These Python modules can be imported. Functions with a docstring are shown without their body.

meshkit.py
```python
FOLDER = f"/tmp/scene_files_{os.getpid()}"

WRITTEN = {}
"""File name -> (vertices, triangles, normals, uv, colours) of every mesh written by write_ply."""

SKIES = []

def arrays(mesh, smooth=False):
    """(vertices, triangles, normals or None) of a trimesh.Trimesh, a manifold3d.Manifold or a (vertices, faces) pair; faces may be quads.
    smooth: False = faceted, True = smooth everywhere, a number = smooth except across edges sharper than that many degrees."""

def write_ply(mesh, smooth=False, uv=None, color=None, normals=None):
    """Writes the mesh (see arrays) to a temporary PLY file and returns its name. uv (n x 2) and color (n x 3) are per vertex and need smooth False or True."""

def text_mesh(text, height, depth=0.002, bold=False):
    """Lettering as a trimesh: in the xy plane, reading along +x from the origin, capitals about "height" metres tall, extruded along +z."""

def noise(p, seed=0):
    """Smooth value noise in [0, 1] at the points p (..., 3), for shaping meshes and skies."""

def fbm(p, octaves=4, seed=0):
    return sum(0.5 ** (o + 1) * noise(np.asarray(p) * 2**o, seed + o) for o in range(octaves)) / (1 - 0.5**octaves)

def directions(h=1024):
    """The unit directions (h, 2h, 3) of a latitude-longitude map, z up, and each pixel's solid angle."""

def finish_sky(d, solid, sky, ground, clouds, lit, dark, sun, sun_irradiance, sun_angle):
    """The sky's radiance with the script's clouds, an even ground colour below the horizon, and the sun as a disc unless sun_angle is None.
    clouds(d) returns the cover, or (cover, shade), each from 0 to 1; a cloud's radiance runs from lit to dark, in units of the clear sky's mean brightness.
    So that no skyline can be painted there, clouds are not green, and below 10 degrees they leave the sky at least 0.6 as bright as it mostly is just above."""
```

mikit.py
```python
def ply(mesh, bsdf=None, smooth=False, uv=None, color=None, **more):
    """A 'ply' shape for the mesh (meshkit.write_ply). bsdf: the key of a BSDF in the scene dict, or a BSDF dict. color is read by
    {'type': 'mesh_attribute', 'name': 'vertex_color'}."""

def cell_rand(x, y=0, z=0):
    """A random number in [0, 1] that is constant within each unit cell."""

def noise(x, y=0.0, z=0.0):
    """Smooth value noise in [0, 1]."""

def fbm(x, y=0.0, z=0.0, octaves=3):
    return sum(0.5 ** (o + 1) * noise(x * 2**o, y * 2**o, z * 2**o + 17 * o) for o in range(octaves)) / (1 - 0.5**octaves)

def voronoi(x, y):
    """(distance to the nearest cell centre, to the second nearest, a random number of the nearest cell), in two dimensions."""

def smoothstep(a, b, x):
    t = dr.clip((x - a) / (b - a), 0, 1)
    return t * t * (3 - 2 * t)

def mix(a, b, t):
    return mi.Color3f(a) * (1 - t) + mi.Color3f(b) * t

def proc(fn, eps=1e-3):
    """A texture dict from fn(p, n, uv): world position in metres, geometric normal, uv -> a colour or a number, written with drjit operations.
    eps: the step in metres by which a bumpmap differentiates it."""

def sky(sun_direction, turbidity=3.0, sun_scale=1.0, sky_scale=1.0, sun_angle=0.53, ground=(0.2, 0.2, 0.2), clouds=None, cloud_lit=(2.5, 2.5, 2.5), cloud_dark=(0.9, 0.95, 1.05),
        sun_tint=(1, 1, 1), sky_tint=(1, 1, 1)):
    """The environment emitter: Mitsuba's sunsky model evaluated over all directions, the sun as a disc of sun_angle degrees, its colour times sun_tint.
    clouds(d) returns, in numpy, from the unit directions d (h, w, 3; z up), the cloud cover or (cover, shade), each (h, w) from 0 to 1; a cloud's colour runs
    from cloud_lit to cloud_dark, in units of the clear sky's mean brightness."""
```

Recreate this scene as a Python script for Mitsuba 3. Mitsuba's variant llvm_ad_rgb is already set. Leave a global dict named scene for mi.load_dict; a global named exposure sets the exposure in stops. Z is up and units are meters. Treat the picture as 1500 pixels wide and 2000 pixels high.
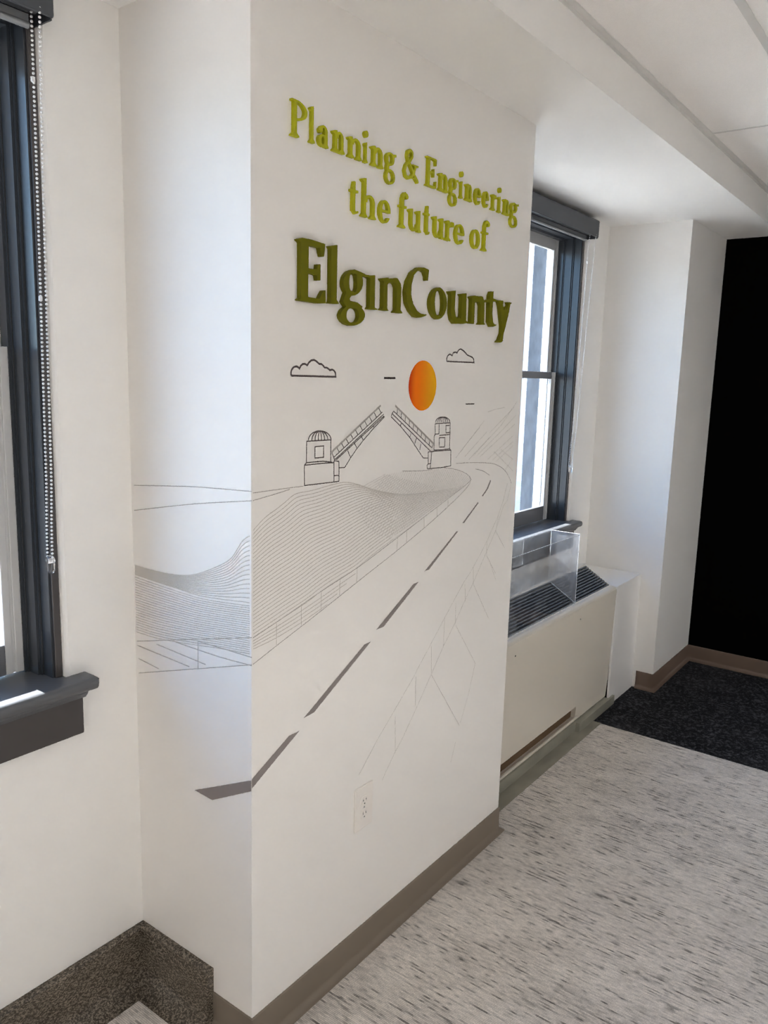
import math, random, json
import numpy as np, trimesh, manifold3d as m3, mapbox_earcut
import drjit as dr, mitsuba as mi, mikit
from shapely.geometry import Polygon, LineString, Point, box as sbox
from shapely.ops import unary_union
from shapely import affinity
from mikit import proc, noise, fbm, mix, smoothstep, cell_rand
T = mi.ScalarTransform4f
scene, labels = {}, {}
random.seed(7); rng = np.random.default_rng(7)

# ---------------------------------------------------------------- camera, sky, sun, exposure
FOCAL = 1545.88                      # pixels of the 1500 x 2000 frame
CAM = np.array([-1.24511, -1.29718, 1.72575])
RIGHT, DOWN, FWD = ([0.598359, -0.800776, 0.026896], [-0.119809, -0.122615, -0.985196], [0.792220, 0.586279, -0.169308])
scene['camera'] = {'type': 'perspective', 'fov': math.degrees(2*math.atan(750/FOCAL)), 'fov_axis': 'x', 'near_clip': .02, 'far_clip': 500,
                   'to_world': T().look_at(origin=CAM.tolist(), target=(CAM+np.array(FWD)).tolist(), up=[-v for v in DOWN])}
exposure = 0.0
SUN_EL = math.radians(31.5)
scene['sky'] = mikit.sky((-.03, math.cos(SUN_EL), math.sin(SUN_EL)), turbidity=3.0, sun_scale=54, sky_scale=24, ground=(.3, .29, .27), sun_tint=(.80, 1.03, 1.55), sky_tint=(.76, 1.0, 1.26))
UNSEEN_LAMP = 9.6                           # radiance of the unseen ceiling light panels, set for the room brightness

# ---------------------------------------------------------------- materials
def rgb(*c): return {'type': 'rgb', 'value': list(c)}
def srgb(r, g, b):
    f = lambda v: (v/255/12.92 if v/255 <= .04045 else ((v/255+.055)/1.055)**2.4)
    return rgb(f(r), f(g), f(b))
def mat(name, col, rough=.5, spec=.5, metal=0., bump=None, scale=.001, **kw):
    b = {'type': 'principled', 'base_color': col, 'roughness': rough, 'specular': spec, 'metallic': metal, **kw}
    if bump is not None: b = {'type': 'bumpmap', 'arbitrary': bump, 'scale': scale, 'bsdf': b}
    scene[name] = {'type': 'twosided', 'bsdf': b}
    return name
orange_peel = proc(lambda p, n, uv: fbm(p.x*260, p.y*260, p.z*260, octaves=2), eps=.002)
mat('m_wall', rgb(.80, .785, .76), rough=.55, spec=.25, bump=orange_peel, scale=.00025)
mat('m_vinyl_wall', rgb(.79, .765, .735), rough=.45, spec=.3)
mat('m_soffit', rgb(.80, .79, .77), rough=.6, spec=.2)
mat('m_ceiling', proc(lambda p, n, uv: mi.Color3f(.80, .78, .76)*(.97+.05*noise(p.x*500, p.y*500))), rough=.9, spec=.1)
mat('m_grid', rgb(.62, .61, .59), rough=.5)
mat('m_black_wall', rgb(.0015, .0015, .0015), rough=.95, spec=0.)
mat('m_black_metal', rgb(.012, .013, .015), rough=.35)
mat('m_frame', rgb(.024, .029, .035), rough=.26, spec=.45)
mat('m_frame_brown', rgb(.030, .026, .025), rough=.4)
mat('m_sill', rgb(.060, .063, .067), rough=.40)
mat('m_cassette', rgb(.030, .034, .040), rough=.42)
mat('m_hem', rgb(.30, .31, .32), rough=.35, metal=.3)
mat('m_sash', rgb(.56, .56, .56), rough=.35)
mat('m_sash_dark', rgb(.10, .105, .115), rough=.35)
mat('m_storm', rgb(.60, .61, .63), rough=.5)
mat('m_reveal', proc(lambda p, n, uv: mi.Color3f(.055, .068, .085)*(.6+.8*fbm(p.x*40, p.y*40, p.z*12))), rough=.8)
mat('m_stone', proc(lambda p, n, uv: mi.Color3f(.20, .195, .19)*(.85+.3*fbm(p.x*30, p.y*30, p.z*30))), rough=.85)
scene['m_glass'] = {'type': 'thindielectric', 'int_ior': 1.5}
def carpet_light(p, n, uv):
    rows = dr.floor(p.x/.0052)
    s = noise(rows*3.17, p.y*11, 1.0)                     # each tuft row has strokes of its own
    s3 = noise(rows*7.3, p.y*32, 2.0)
    s2 = noise(rows*1.7, p.y*70, 5.0)
    edge = dr.abs(p.x/.0052-rows-.5)*2
    patch = fbm(p.x*13, p.y*8, 3.0)
    big = fbm(p.x*2.2, p.y*1.6, 6.0)
    v = 1.02+.34*(patch-.5)+.16*(big-.5)+.17*(s2-.5)*2-.34*edge*edge
    v = v-.34*smoothstep(.48, .88, s3*.6+s*.4)-.26*smoothstep(.70, .85, s3)*smoothstep(.35, .6, s)
    v = v*(.84+.32*noise(p.x*700, p.y*450))
    warm = fbm(p.x*4, p.y*3, 7.)
    return mix((.60, .56, .525), (.63, .585, .54), warm)*dr.maximum(v, .08)
mat('m_carpet_light', proc(carpet_light), rough=.95, spec=.05, sheen=.2,
    bump=proc(lambda p, n, uv: noise(p.x*380, p.y*120)*.6+noise(p.x*800, p.y*800)*.4, eps=.0015), scale=.0016)
def carpet_dark(p, n, uv):
    a = fbm(p.x*95, p.y*95, 2., octaves=3); b = noise(p.x*330, p.y*330); b2 = noise(p.x*700, p.y*700, 4.); c = fbm(p.x*7, p.y*7, 8.)
    v = smoothstep(.46, .74, a)*.42+.55*smoothstep(.5, .95, b*.6+b2*.4)+.25*(c-.55)
    return mix((.005, .0055, .0065), (.075, .077, .086), dr.clip(v, 0, 1))
mat('m_carpet_dark', proc(carpet_dark), rough=.95, spec=.05, bump=proc(lambda p, n, uv: noise(p.x*300, p.y*300), eps=.0015), scale=.002)
def terrazzo(p, n, uv):
    a = noise(p.x*380, p.y*380, p.z*380); b = noise(p.x*240+9, p.y*240, p.z*240); c = fbm(p.x*14, p.y*14, p.z*14); e = noise(p.x*800, p.y*800, p.z*800)
    v = .35*a+.35*b+.30*e
    return mix((.030, .024, .018), (.205, .175, .140), smoothstep(.40, .68, v))*(.7+.6*c)
mat('m_terrazzo', proc(terrazzo), rough=.5, spec=.3)
mat('m_base_taupe', rgb(.150, .125, .098), rough=.5, spec=.3)
mat('m_base_brown', rgb(.105, .075, .058), rough=.5, spec=.3)
mat('m_heater', rgb(.66, .61, .53), rough=.35, spec=.4)
mat('m_heater_top', rgb(.78, .76, .72), rough=.35)
mat('m_grille', rgb(.060, .072, .086), rough=.4)
mat('m_slot', rgb(.085, .050, .024), rough=.8)
mat('m_kick', proc(lambda p, n, uv: mi.Color3f(.23, .225, .185)*(.8+.4*fbm(p.x*9, p.y*9, p.z*20))), rough=.45)
mat('m_filler', rgb(.76, .745, .73), rough=.45)
mat('m_strip', proc(lambda p, n, uv: mi.Color3f(.22, .21, .17)*(.75+.5*fbm(p.x*7, p.y*20, 1.))), rough=.5)
scene['m_acrylic'] = {'type': 'blendbsdf', 'weight': proc(lambda p, n, uv: .02+.10*fbm(p.x*14, p.y*14, p.z*14)*smoothstep(.4, .7, fbm(p.x*7, p.y*7, p.z*7+4.))),
                      'a': {'type': 'thindielectric', 'int_ior': 1.49}, 'b': {'type': 'twosided', 'bsdf': {'type': 'diffuse', 'reflectance': rgb(.85, .88, .92)}}}
scene['m_acrylic_hazy'] = {'type': 'blendbsdf', 'weight': proc(lambda p, n, uv: .14+.30*fbm(p.y*22, p.z*14, 3.)),
                      'a': {'type': 'thindielectric', 'int_ior': 1.49}, 'b': {'type': 'twosided', 'bsdf': {'type': 'diffuse', 'reflectance': rgb(.85, .88, .94)}}}
mat('m_acrylic_edge', rgb(.62, .66, .70), rough=.3)
scene['m_clear'] = {'type': 'dielectric', 'int_ior': 1.45}
mat('m_bead', rgb(.75, .75, .76), rough=.25, spec=.6)
mat('m_outlet', rgb(.79, .745, .70), rough=.35)
mat('m_dark', rgb(.02, .02, .02), rough=.6)
mat('m_lime', rgb(.370, .375, .008), rough=.5, spec=.2)
mat('m_olive', rgb(.088, .086, .0015), rough=.6, spec=.12)
mat('m_ink', rgb(.060, .048, .048), rough=.5, spec=.2)
mat('m_ink_dark', rgb(.016, .012, .012), rough=.5, spec=.2)
mat('m_ink_road', rgb(.205, .180, .172), rough=.5, spec=.2)
mat('m_ink_soft', rgb(.36, .335, .31), rough=.5, spec=.2)
mat('m_ink_faint', rgb(.55, .525, .495), rough=.5, spec=.2)
mat('m_ink_hill', rgb(.50, .47, .43), rough=.5, spec=.2)
def sun_print(p, n, uv):
    t = (p.x-.607)/.144
    a = mix((.50, .035, .004), (.80, .17, .006), smoothstep(0., .28, t))
    return mix(a, (.72, .36, .012), smoothstep(.25, 1., t))
mat('m_sun', proc(sun_print), rough=.5, spec=.2)
mat('m_brick', proc(lambda p, n, uv: mi.Color3f(.62, .55, .50)*(.85+.3*fbm(p.x*3, p.y*3, p.z*12))), rough=.9)
mat('m_ground', rgb(.35, .34, .31), rough=.95)
mat('m_roof', rgb(.2, .19, .18), rough=.9)
mat('m_pane_far', rgb(.10, .13, .17), rough=.1)

# ---------------------------------------------------------------- helpers
def put(key, mesh, m, smooth=False, **kw):
    base = key; i = 0
    while key in scene:
        i += 1; key = f'{base}_{i:03d}'
    scene[key] = mikit.ply(mesh, m, smooth=smooth, **kw)
    return key
def tag(key, label, category=None, group=None, kind=None):
    d = {'label': label}
    if category: d['category'] = category
    if group: d['group'] = group
    if kind: d['kind'] = kind
    labels[key] = d
def struct(key, label=None):
    labels[key] = {'kind': 'structure'}
    if label: labels[key]['label'] = label
def B(x0, x1, y0, y1, z0, z1, r=0.):
    """A box; r > 0 rounds its edges with a two-step bevel."""
    lo, hi = np.array([min(x0, x1), min(y0, y1), min(z0, z1)]), np.array([max(x0, x1), max(y0, y1), max(z0, z1)])
    if r <= 0:
        b = trimesh.creation.box(hi-lo); b.apply_translation((lo+hi)/2); return b
    pts = []
    for sx in (0, 1):
        for sy in (0, 1):
            for sz in (0, 1):
                c = np.where([sx, sy, sz], hi-r, lo+r); s = np.array([2*sx-1, 2*sy-1, 2*sz-1])
                for d in ((1, 0, 0), (0, 1, 0), (0, 0, 1), (.707, .707, 0), (.707, 0, .707), (0, .707, .707)): pts.append(c+s*np.array(d)*r)
    return trimesh.PointCloud(np.array(pts)).convex_hull
def cat(ms): return trimesh.util.concatenate(ms)
def M3(b): return m3.Manifold(m3.Mesh(np.asarray(b.vertices, np.float32), np.asarray(b.faces, np.uint32)))
def back(m):
    k = m.to_mesh(); return trimesh.Trimesh(k.vert_properties[:, :3], k.tri_verts, process=False)
def hull(pts): return trimesh.PointCloud(np.asarray(pts, float)).convex_hull
def prism(poly, axis, a, b):
    """A shapely polygon (u, v) pushed along an axis: x -> (y, z), y -> (x, z), z -> (x, y)."""
    if not isinstance(poly, Polygon): poly = Polygon(poly)
    m = trimesh.creation.extrude_polygon(poly, b-a, engine='earcut')
    u, v, w = m.vertices[:, 0].copy(), m.vertices[:, 1].copy(), m.vertices[:, 2]+a
    m.vertices = {'x': np.c_[w, u, v], 'y': np.c_[u, w, v], 'z': np.c_[u, v, w]}[axis]
    if axis == 'y': m.invert()
    return m
def tube(pts, r, n=8, cap=True):
    pts = np.asarray(pts, float); ms = []
    for a, b in zip(pts[:-1], pts[1:]): ms.append(trimesh.creation.cylinder(r, segment=[a, b], sections=n))
    return cat(ms)
def sweep(path, prof):
    """A profile (out, up) along a plan polyline with mitred corners; 'out' lies to the right of the path."""
    path, prof = np.asarray(path, float), np.asarray(prof, float)
    d = np.diff(path, axis=0); d /= np.linalg.norm(d, axis=1, keepdims=True); nr = np.c_[d[:, 1], -d[:, 0]]
    off = [nr[0]]+[(a+b)/(1+a@b) for a, b in zip(nr[:-1], nr[1:])]+[nr[-1]]
    k = len(prof); V = np.array([[p[0]+o[0]*u, p[1]+o[1]*u, w] for p, o in zip(path, off) for u, w in prof]); F = []
    for i in range(len(path)-1):
        for j in range(k):
            a, b = i*k+j, i*k+(j+1) % k
            F += [[a, b, b+k], [a, b+k, a+k]]
    tri = mapbox_earcut.triangulate_float64(prof, np.array([k], np.uint32)).reshape(-1, 3)
    F += [list(t) for t in tri]+[list(t[::-1]+(len(path)-1)*k) for t in tri]
    m = trimesh.Trimesh(V, F, process=False); trimesh.repair.fix_normals(m); return m

D, ZS, W, W2, W3, YB, ZC = .4435, 2.562, 1.30, 3.111, 3.788, -.303, 2.70
XL, YK, YO = -4.92, -5.2, .735          # left end of the room, back of the room, outer face of the window wall
R_ = .0166                              # bullnose of the window openings
WINS = [(-1.4334, -.2066), (1.590, 2.8194)]
ZSILL, ZHEAD = .965, 2.487

# ---------------------------------------------------------------- the room
put('floor', B(XL, 2.505, YK, YO, -.10, 0), 'm_carpet_light'); struct('floor', 'light grey striated carpet floor')
put('floor_001', B(2.505, W3+.12, YK, YO, -.10, 0), 'm_carpet_dark'); struct('floor_001', 'charcoal mottled carpet floor before the black wall')
wall = M3(B(XL, W3+.12, D, YO, 0, 2.95))
for x0, x1 in WINS:
    wall -= M3(B(x0, x1, D-.05, YO+.05, .93, ZHEAD))
    st = [(R_-math.sqrt(max(R_*R_-(R_-d)**2, 0)), d) for d in np.linspace(0, R_, 6)]
    for (w0, d0), (w1, d1) in zip(st[:-1], st[1:]):
        wall -= M3(hull([[x, D+d-(.004 if d == 0 else 0), z] for w_, d in ((w0, d0), (w1, d1)) for x in (x0-w_, x1+w_) for z in (.93, ZHEAD+w_)]))
put('wall_window', back(wall), 'm_wall'); struct('wall_window', 'white painted wall with the two window openings')
put('wall_pillar', B(0, W, 0, D+.01, 0, ZS+.01), 'm_vinyl_wall'); struct('wall_pillar', 'white wall pillar carrying the lettering and the mural')
put('wall_pillar_001', B(W2, W3, 0, D+.01, 0, ZS+.01), 'm_wall'); struct('wall_pillar_001', 'white wall pillar beside the black wall')
put('wall_far', B(W3, W3+.12, YK, D+.02, 0, 2.95), 'm_black_wall'); struct('wall_far', 'matt black end wall')
put('wall_left', B(XL-.12, XL, YK, YO, 0, 2.95), 'm_wall'); struct('wall_left')
put('wall_back', B(XL, W3, YK-.12, YK, 0, 2.95), 'm_wall'); struct('wall_back')
put('ceiling_soffit', B(XL, W3, YB, D+.02, ZS, 2.95, 0), 'm_soffit'); struct('ceiling_soffit', 'white dropped ceiling soffit along the windows')
# hung ceiling: tees, wall angle and lay-in panels
struct('ceiling', 'hung ceiling of large white panels in a grey metal grid')
ys = [YB]; y = -.675
while y > YK+.2: ys.append(y); y -= .61
ys.append(YK)
xs = [XL]; x = 2.181-1.52*4
while x < W3: xs.append(x); x += 1.52
xs.append(W3)
put('ceiling__wall_angle', cat([B(XL, W3, YB-.022, YB, ZC, ZC+.003), B(XL, W3, YB-.002, YB, ZC-.011, ZC+.003)]), 'm_grid')
for y in ys[1:-1]: put('ceiling__main_tee', cat([B(XL, W3, y-.012, y+.012, ZC, ZC+.003), B(XL, W3, y-.002, y+.002, ZC+.003, ZC+.03)]), 'm_grid')
for x in xs[1:-1]: put('ceiling__cross_tee', B(x-.005, x+.005, YK, YB, ZC+.0005, ZC+.003), 'm_grid')
unseen_lamp_cells = {(1, 2), (0, 4), (2, 5), (4, 6), (5, 5), (1, 6)}  # panels out of view, cells chosen to light the walls, ceiling and heater
for i in range(len(xs)-1):
    for j in range(len(ys)-1):
        if (i, j) in unseen_lamp_cells: continue
        put('ceiling__panel', B(xs[i]+.004, xs[i+1]-.004, ys[j+1]+.004, ys[j]-.004, ZC+.003, ZC+.018), 'm_ceiling')
put('ceiling__deck', B(XL, W3, YK, YB, 2.93, 2.95), 'm_ceiling')
for q, (i, j) in enumerate(sorted(unseen_lamp_cells)):
    k = f'unseen_ceiling_light_{q+1:03d}' if q else 'unseen_ceiling_light'
    xa, xb = (xs[i]+xs[i+1])/2-.6, (xs[i]+xs[i+1])/2+.6
    put(k+'__frame', cat([B(xs[i]+.004, xa, ys[j+1]+.004, ys[j]-.004, ZC+.003, ZC+.02), B(xb, xs[i+1]-.004, ys[j+1]+.004, ys[j]-.004, ZC+.003, ZC+.02),
        B(xa, xb, ys[j+1]+.004, ys[j+1]+.03, ZC+.003, ZC+.02), B(xa, xb, ys[j]-.03, ys[j]-.004, ZC+.003, ZC+.02)]), 'm_ceiling')
    put(k+'__diffuser', prism([(xa, ys[j+1]+.03), (xb, ys[j+1]+.03), (xb, ys[j]-.03), (xa, ys[j]-.03)], 'z', ZC+.006, ZC+.012), 'm_ceiling',
        emitter={'type': 'area', 'radiance': rgb(UNSEEN_LAMP*.98, UNSEEN_LAMP*.98, UNSEEN_LAMP*.97)})
    tag(k, 'unseen flat ceiling light panel out of view, placed to light the pillar and the room', 'ceiling light', 'unseen light panels in the hung ceiling')
# vinyl cove bases
def cove(h, th=.004, toe=.022):
    pr = [(0, 0), (toe, 0), (toe, .004)]
    for a in np.linspace(0, math.pi/2, 6): pr.append((th+(toe-th)*(1-math.sin(a)), .004+.020*(1-math.cos(a))))
    return pr+[(th, h-.003), (th-.002, h), (0, h)]
put('baseboard_pillar', sweep([(0, .1435), (0, 0), (W, 0), (W, .10)], cove(.1)), 'm_base_taupe', smooth=25); struct('baseboard_pillar', 'taupe vinyl cove base round the mural pillar')
put('baseboard_far', sweep([(W2, .095), (W2, 0), (W3, 0), (W3, YK)], cove(.1)), 'm_base_brown', smooth=25); struct('baseboard_far', 'brown vinyl cove base under the black wall and beside the heater')
# terrazzo cove base in the window bay
pr = [(0, 0), (.075, 0), (.075, .003)]
for a in np.linspace(0, math.pi/2, 7): pr.append((.024+.051*(1-math.sin(a)), .003+.05*(1-math.cos(a))))
pr += [(.020, .164), (.016, .169), (0, .170)]
put('baseboard_terrazzo', sweep([(XL, D), (0, D), (0, .1445)], pr), 'm_terrazzo', smooth=25); struct('baseboard_terrazzo', 'dark speckled terrazzo cove base in the window bay')

# ---------------------------------------------------------------- windows
def window(idx, x0, x1):
    k = f'window_{idx}'; struct(k, ['dark framed sash window at the left edge', 'dark framed sash window behind the acrylic guard'][idx-1])
    prof = [(0, .462), (.024, .462), (.024, .5), (.030, .5), (.030, .506), (.036, .506), (.036, .545), (.040, .545), (.040, .55), (.046, .55), (.046, .60), (0, .60)]
    for s, e in ((1, x0), (-1, x1)):
        put(k+'__jamb', prism([(e+s*u, v) for u, v in (prof if s > 0 else prof[::-1])], 'z', ZSILL-.005, ZHEAD), 'm_frame')
        put(k+'__track_groove', cat([B(e+s*.0245, e+s*.0255, .503, .4995, ZSILL, ZHEAD-.05), B(e+s*.0365, e+s*.0375, .548, .5445, ZSILL, ZHEAD-.05)]), 'm_dark')
        put(k+'__casing_stop', B(e, e+s*.019, .455, .463, ZSILL, ZHEAD-.005, .002), 'm_frame_brown')
    put(k+'__head', prism([(v, ZHEAD-u*.8) for u, v in prof], 'x', x0, x1), 'm_frame')
    a, b = x0+.046, x1-.046
    def sash(y0, y1, z0, z1, sw, rb, rt, m_low):
        s = k+'__sash'
        i = 0
        while s+'__stile' in scene: i += 1; s = f'{k}__sash_{i:03d}'
        for u0, u1 in ((a, a+sw), (b-sw, b)):
            sg = 1 if u0 == a else -1; o = u0 if sg > 0 else u1
            put(s+'__stile', cat([B(u0, u1, y0+.006, y1-.004, z0, z1, .002), B(o, o+sg*sw*.45, y0, y0+.012, z0, z1, .002), B(o+sg*sw*.6, o+sg*sw, y0+.002, y0+.012, z0, z1, .0015)]), 'm_sash')
        put(s+'__rail', B(a+sw, b-sw, y0, y1-.004, z0, z0+rb, .003), m_low)
        put(s+'__rail', B(a+sw, b-sw, y0, y1-.004, z1-rt, z1, .003), 'm_sash_dark' if rt < .04 else 'm_sash')
        put(s+'__pane', hull([[x, y, z] for x in (a+sw-.004, b-sw+.004) for y in (y0+.016,) for z in (z0+rb-.004, z1-rt+.004)]+[[a+.1, y0+.0161, (z0+z1)/2]]) if False else
            trimesh.Trimesh([[a+sw-.004, y0+.016, z0+rb-.004], [b-sw+.004, y0+.016, z0+rb-.004], [b-sw+.004, y0+.016, z1-rt+.004], [a+sw-.004, y0+.016, z1-rt+.004]], [[0, 1, 2], [0, 2, 3]], process=False), 'm_glass')
    sash(.552, .578, ZSILL+.004, 1.770, .046, .078, .036, 'm_sash_dark')
    sash(.580, .604, 1.735, ZHEAD-.03, .046, .034, .062, 'm_sash_dark')
    # storm frame and stone reveal on the outer side
    for s, e in ((1, x0), (-1, x1)):
        put(k+'__storm_frame', cat([B(e, e+s*.030, .606, .622, .955, ZHEAD, .002), B(e, e+s*.016, .622, .660, .955, ZHEAD, .002)]), 'm_storm')
        put(k+'__stone_reveal', B(e, e+s*.006, .660, YO+.005, .955, ZHEAD), 'm_reveal')
    put(k+'__storm_frame', B(x0, x1, .606, .640, ZHEAD-.03, ZHEAD, .002), 'm_storm')
    put(k+'__outer_sill', prism([(.604, .93), (YO+.06, .91), (YO+.06, .945), (.604, .958)], 'x', x0-.0, x1+.0), 'm_stone')
    # inner sill with rounded nosing and horns, apron below
    sx0, sx1 = x0-.064, x1+.064
    nose = [(.40, ZSILL), (.392, ZSILL-.001), (.386, ZSILL-.004), (.383, ZSILL-.009), (.3815, ZSILL-.016), (.383, ZSILL-.023), (.387, ZSILL-.028), (.393, ZSILL-.032), (.40, ZSILL-.034)]
    sill = M3(prism(nose+[(.60, ZSILL-.034), (.60, ZSILL)], 'x', x0, x1))
    sill += M3(prism(nose+[(D, ZSILL-.034), (D, ZSILL)], 'x', sx0+.012, sx1-.012))
    for s, e in ((-1, sx0), (1, sx1)):       # the horn ends taper like a nosing
        sill += M3(hull([[e-s*.012, v, z] for v, z in nose+[(D, ZSILL-.034), (D, ZSILL)]]+[[e-s*.0, .40, ZSILL-.010], [e, .40, ZSILL-.022], [e-s*.0, D, ZSILL-.010], [e, D, ZSILL-.022]]))
    put(k+'__sill', back(sill), 'm_sill', smooth=35)
    put(k+'__sill_moulding', prism([(.402, ZSILL-.034), (.402, ZSILL-.040), (.410, ZSILL-.050), (.414, ZSILL-.054), (D, ZSILL-.054), (D, ZSILL-.034)], 'x', sx0+.03, sx1-.03), 'm_sill')
    put(k+'__apron', B(sx0+.034, sx1-.034, .418, D+.001, ZSILL-.150, ZSILL-.05, .003), 'm_frame_brown')
for q, (x0, x1) in enumerate(WINS): window(q+1, x0, x1)

# ---------------------------------------------------------------- roller blinds in their cassettes
def blind(k, x0, x1, label, zb):
    xe = x1+.004
    c = M3(B(x0-.004, xe, .383, .462, 2.458, 2.541, .004))-M3(B(x0+.002, xe-.006, .389, .461, 2.40, 2.532))
    put(k+'__cassette', back(c), 'm_cassette')
    put(k+'__end_plate', B(xe-.008, xe-.004, .386, .460, 2.452, 2.53, .0015), 'm_black_metal')
    put(k+'__fabric_roll', trimesh.creation.cylinder(.026, segment=[[x0+.01, .425, 2.494], [xe-.02, .425, 2.494]], sections=28), 'm_black_metal', smooth=40)
    put(k+'__hem_bar', cat([trimesh.creation.cylinder(.0075, segment=[[x0+.01, .4435, 2.449], [xe-.026, .4435, 2.449]], sections=16), B(x0+.01, xe-.026, .440, .447, 2.452, 2.47)]), 'm_hem', smooth=40)
    # endless bead chain: two strands, pulled together at the tensioner
    xc = x1-.0285; ym = .440
    bead = trimesh.creation.icosphere(1, .0031); ms = []
    def strand(s_, z):
        t = (2.46-z)/(2.46-zb); f = min(1., (z-zb)/.22); f = f*f*(3-2*f)
        y0 = (.420+.024*t) if s_ > 0 else (.386+.040*t)
        return (ym+s_*.009)*(1-f)+y0*f
    for s_ in (-1, 1):
        n = int((2.462-zb)/.0093)
        for i in range(n+1):
            z = zb+.010+i*.0093; b = bead.copy(); b.apply_translation([xc+.0015*math.sin(z*3+s_), strand(s_, z), z]); ms.append(b)
    put(k+'__bead_chain', cat(ms), 'm_bead', smooth=True); labels[k+'__bead_chain'] = {'kind': 'stuff', 'label': 'white bead chain'}
    for yj, zj, rj in ((strand(1, 2.335), 2.335, .0048), (strand(1, 1.877), 1.877, .0042)): put(k+'__chain_joint', tube([[xc, yj, zj-.005], [xc, yj, zj+.005]], rj, 10), 'm_bead')
    t_ = m3.Manifold.hull(m3.Manifold.sphere(.014, 24).scale([.7, 1, 1]).translate([xc, ym, zb]) + m3.Manifold.sphere(.012, 24).scale([.7, 1, 1]).translate([xc, ym, zb-.020]))
    t_ -= m3.Manifold.cylinder(.03, .006, .006, 20, True).rotate([0, 90, 0]).translate([xc, ym, zb])
    put(k+'__chain_tensioner', back(t_), 'm_clear', smooth=40); labels[k+'__chain_tensioner'] = {'label': 'clear plastic chain tensioner'}
    put(k+'__tensioner_pulley', trimesh.creation.cylinder(.005, segment=[[xc-.004, ym, zb], [xc+.004, ym, zb]], sections=16), 'm_bead', smooth=40)
    tag(k, label, 'roller blind')
blind('roller_blind', *WINS[0], 'black cassette roller blind with white bead chain at the left edge window', 1.268)
blind('roller_blind_001', *WINS[1], 'slate grey cassette roller blind over the window behind the lettered pillar', 1.268)

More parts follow.
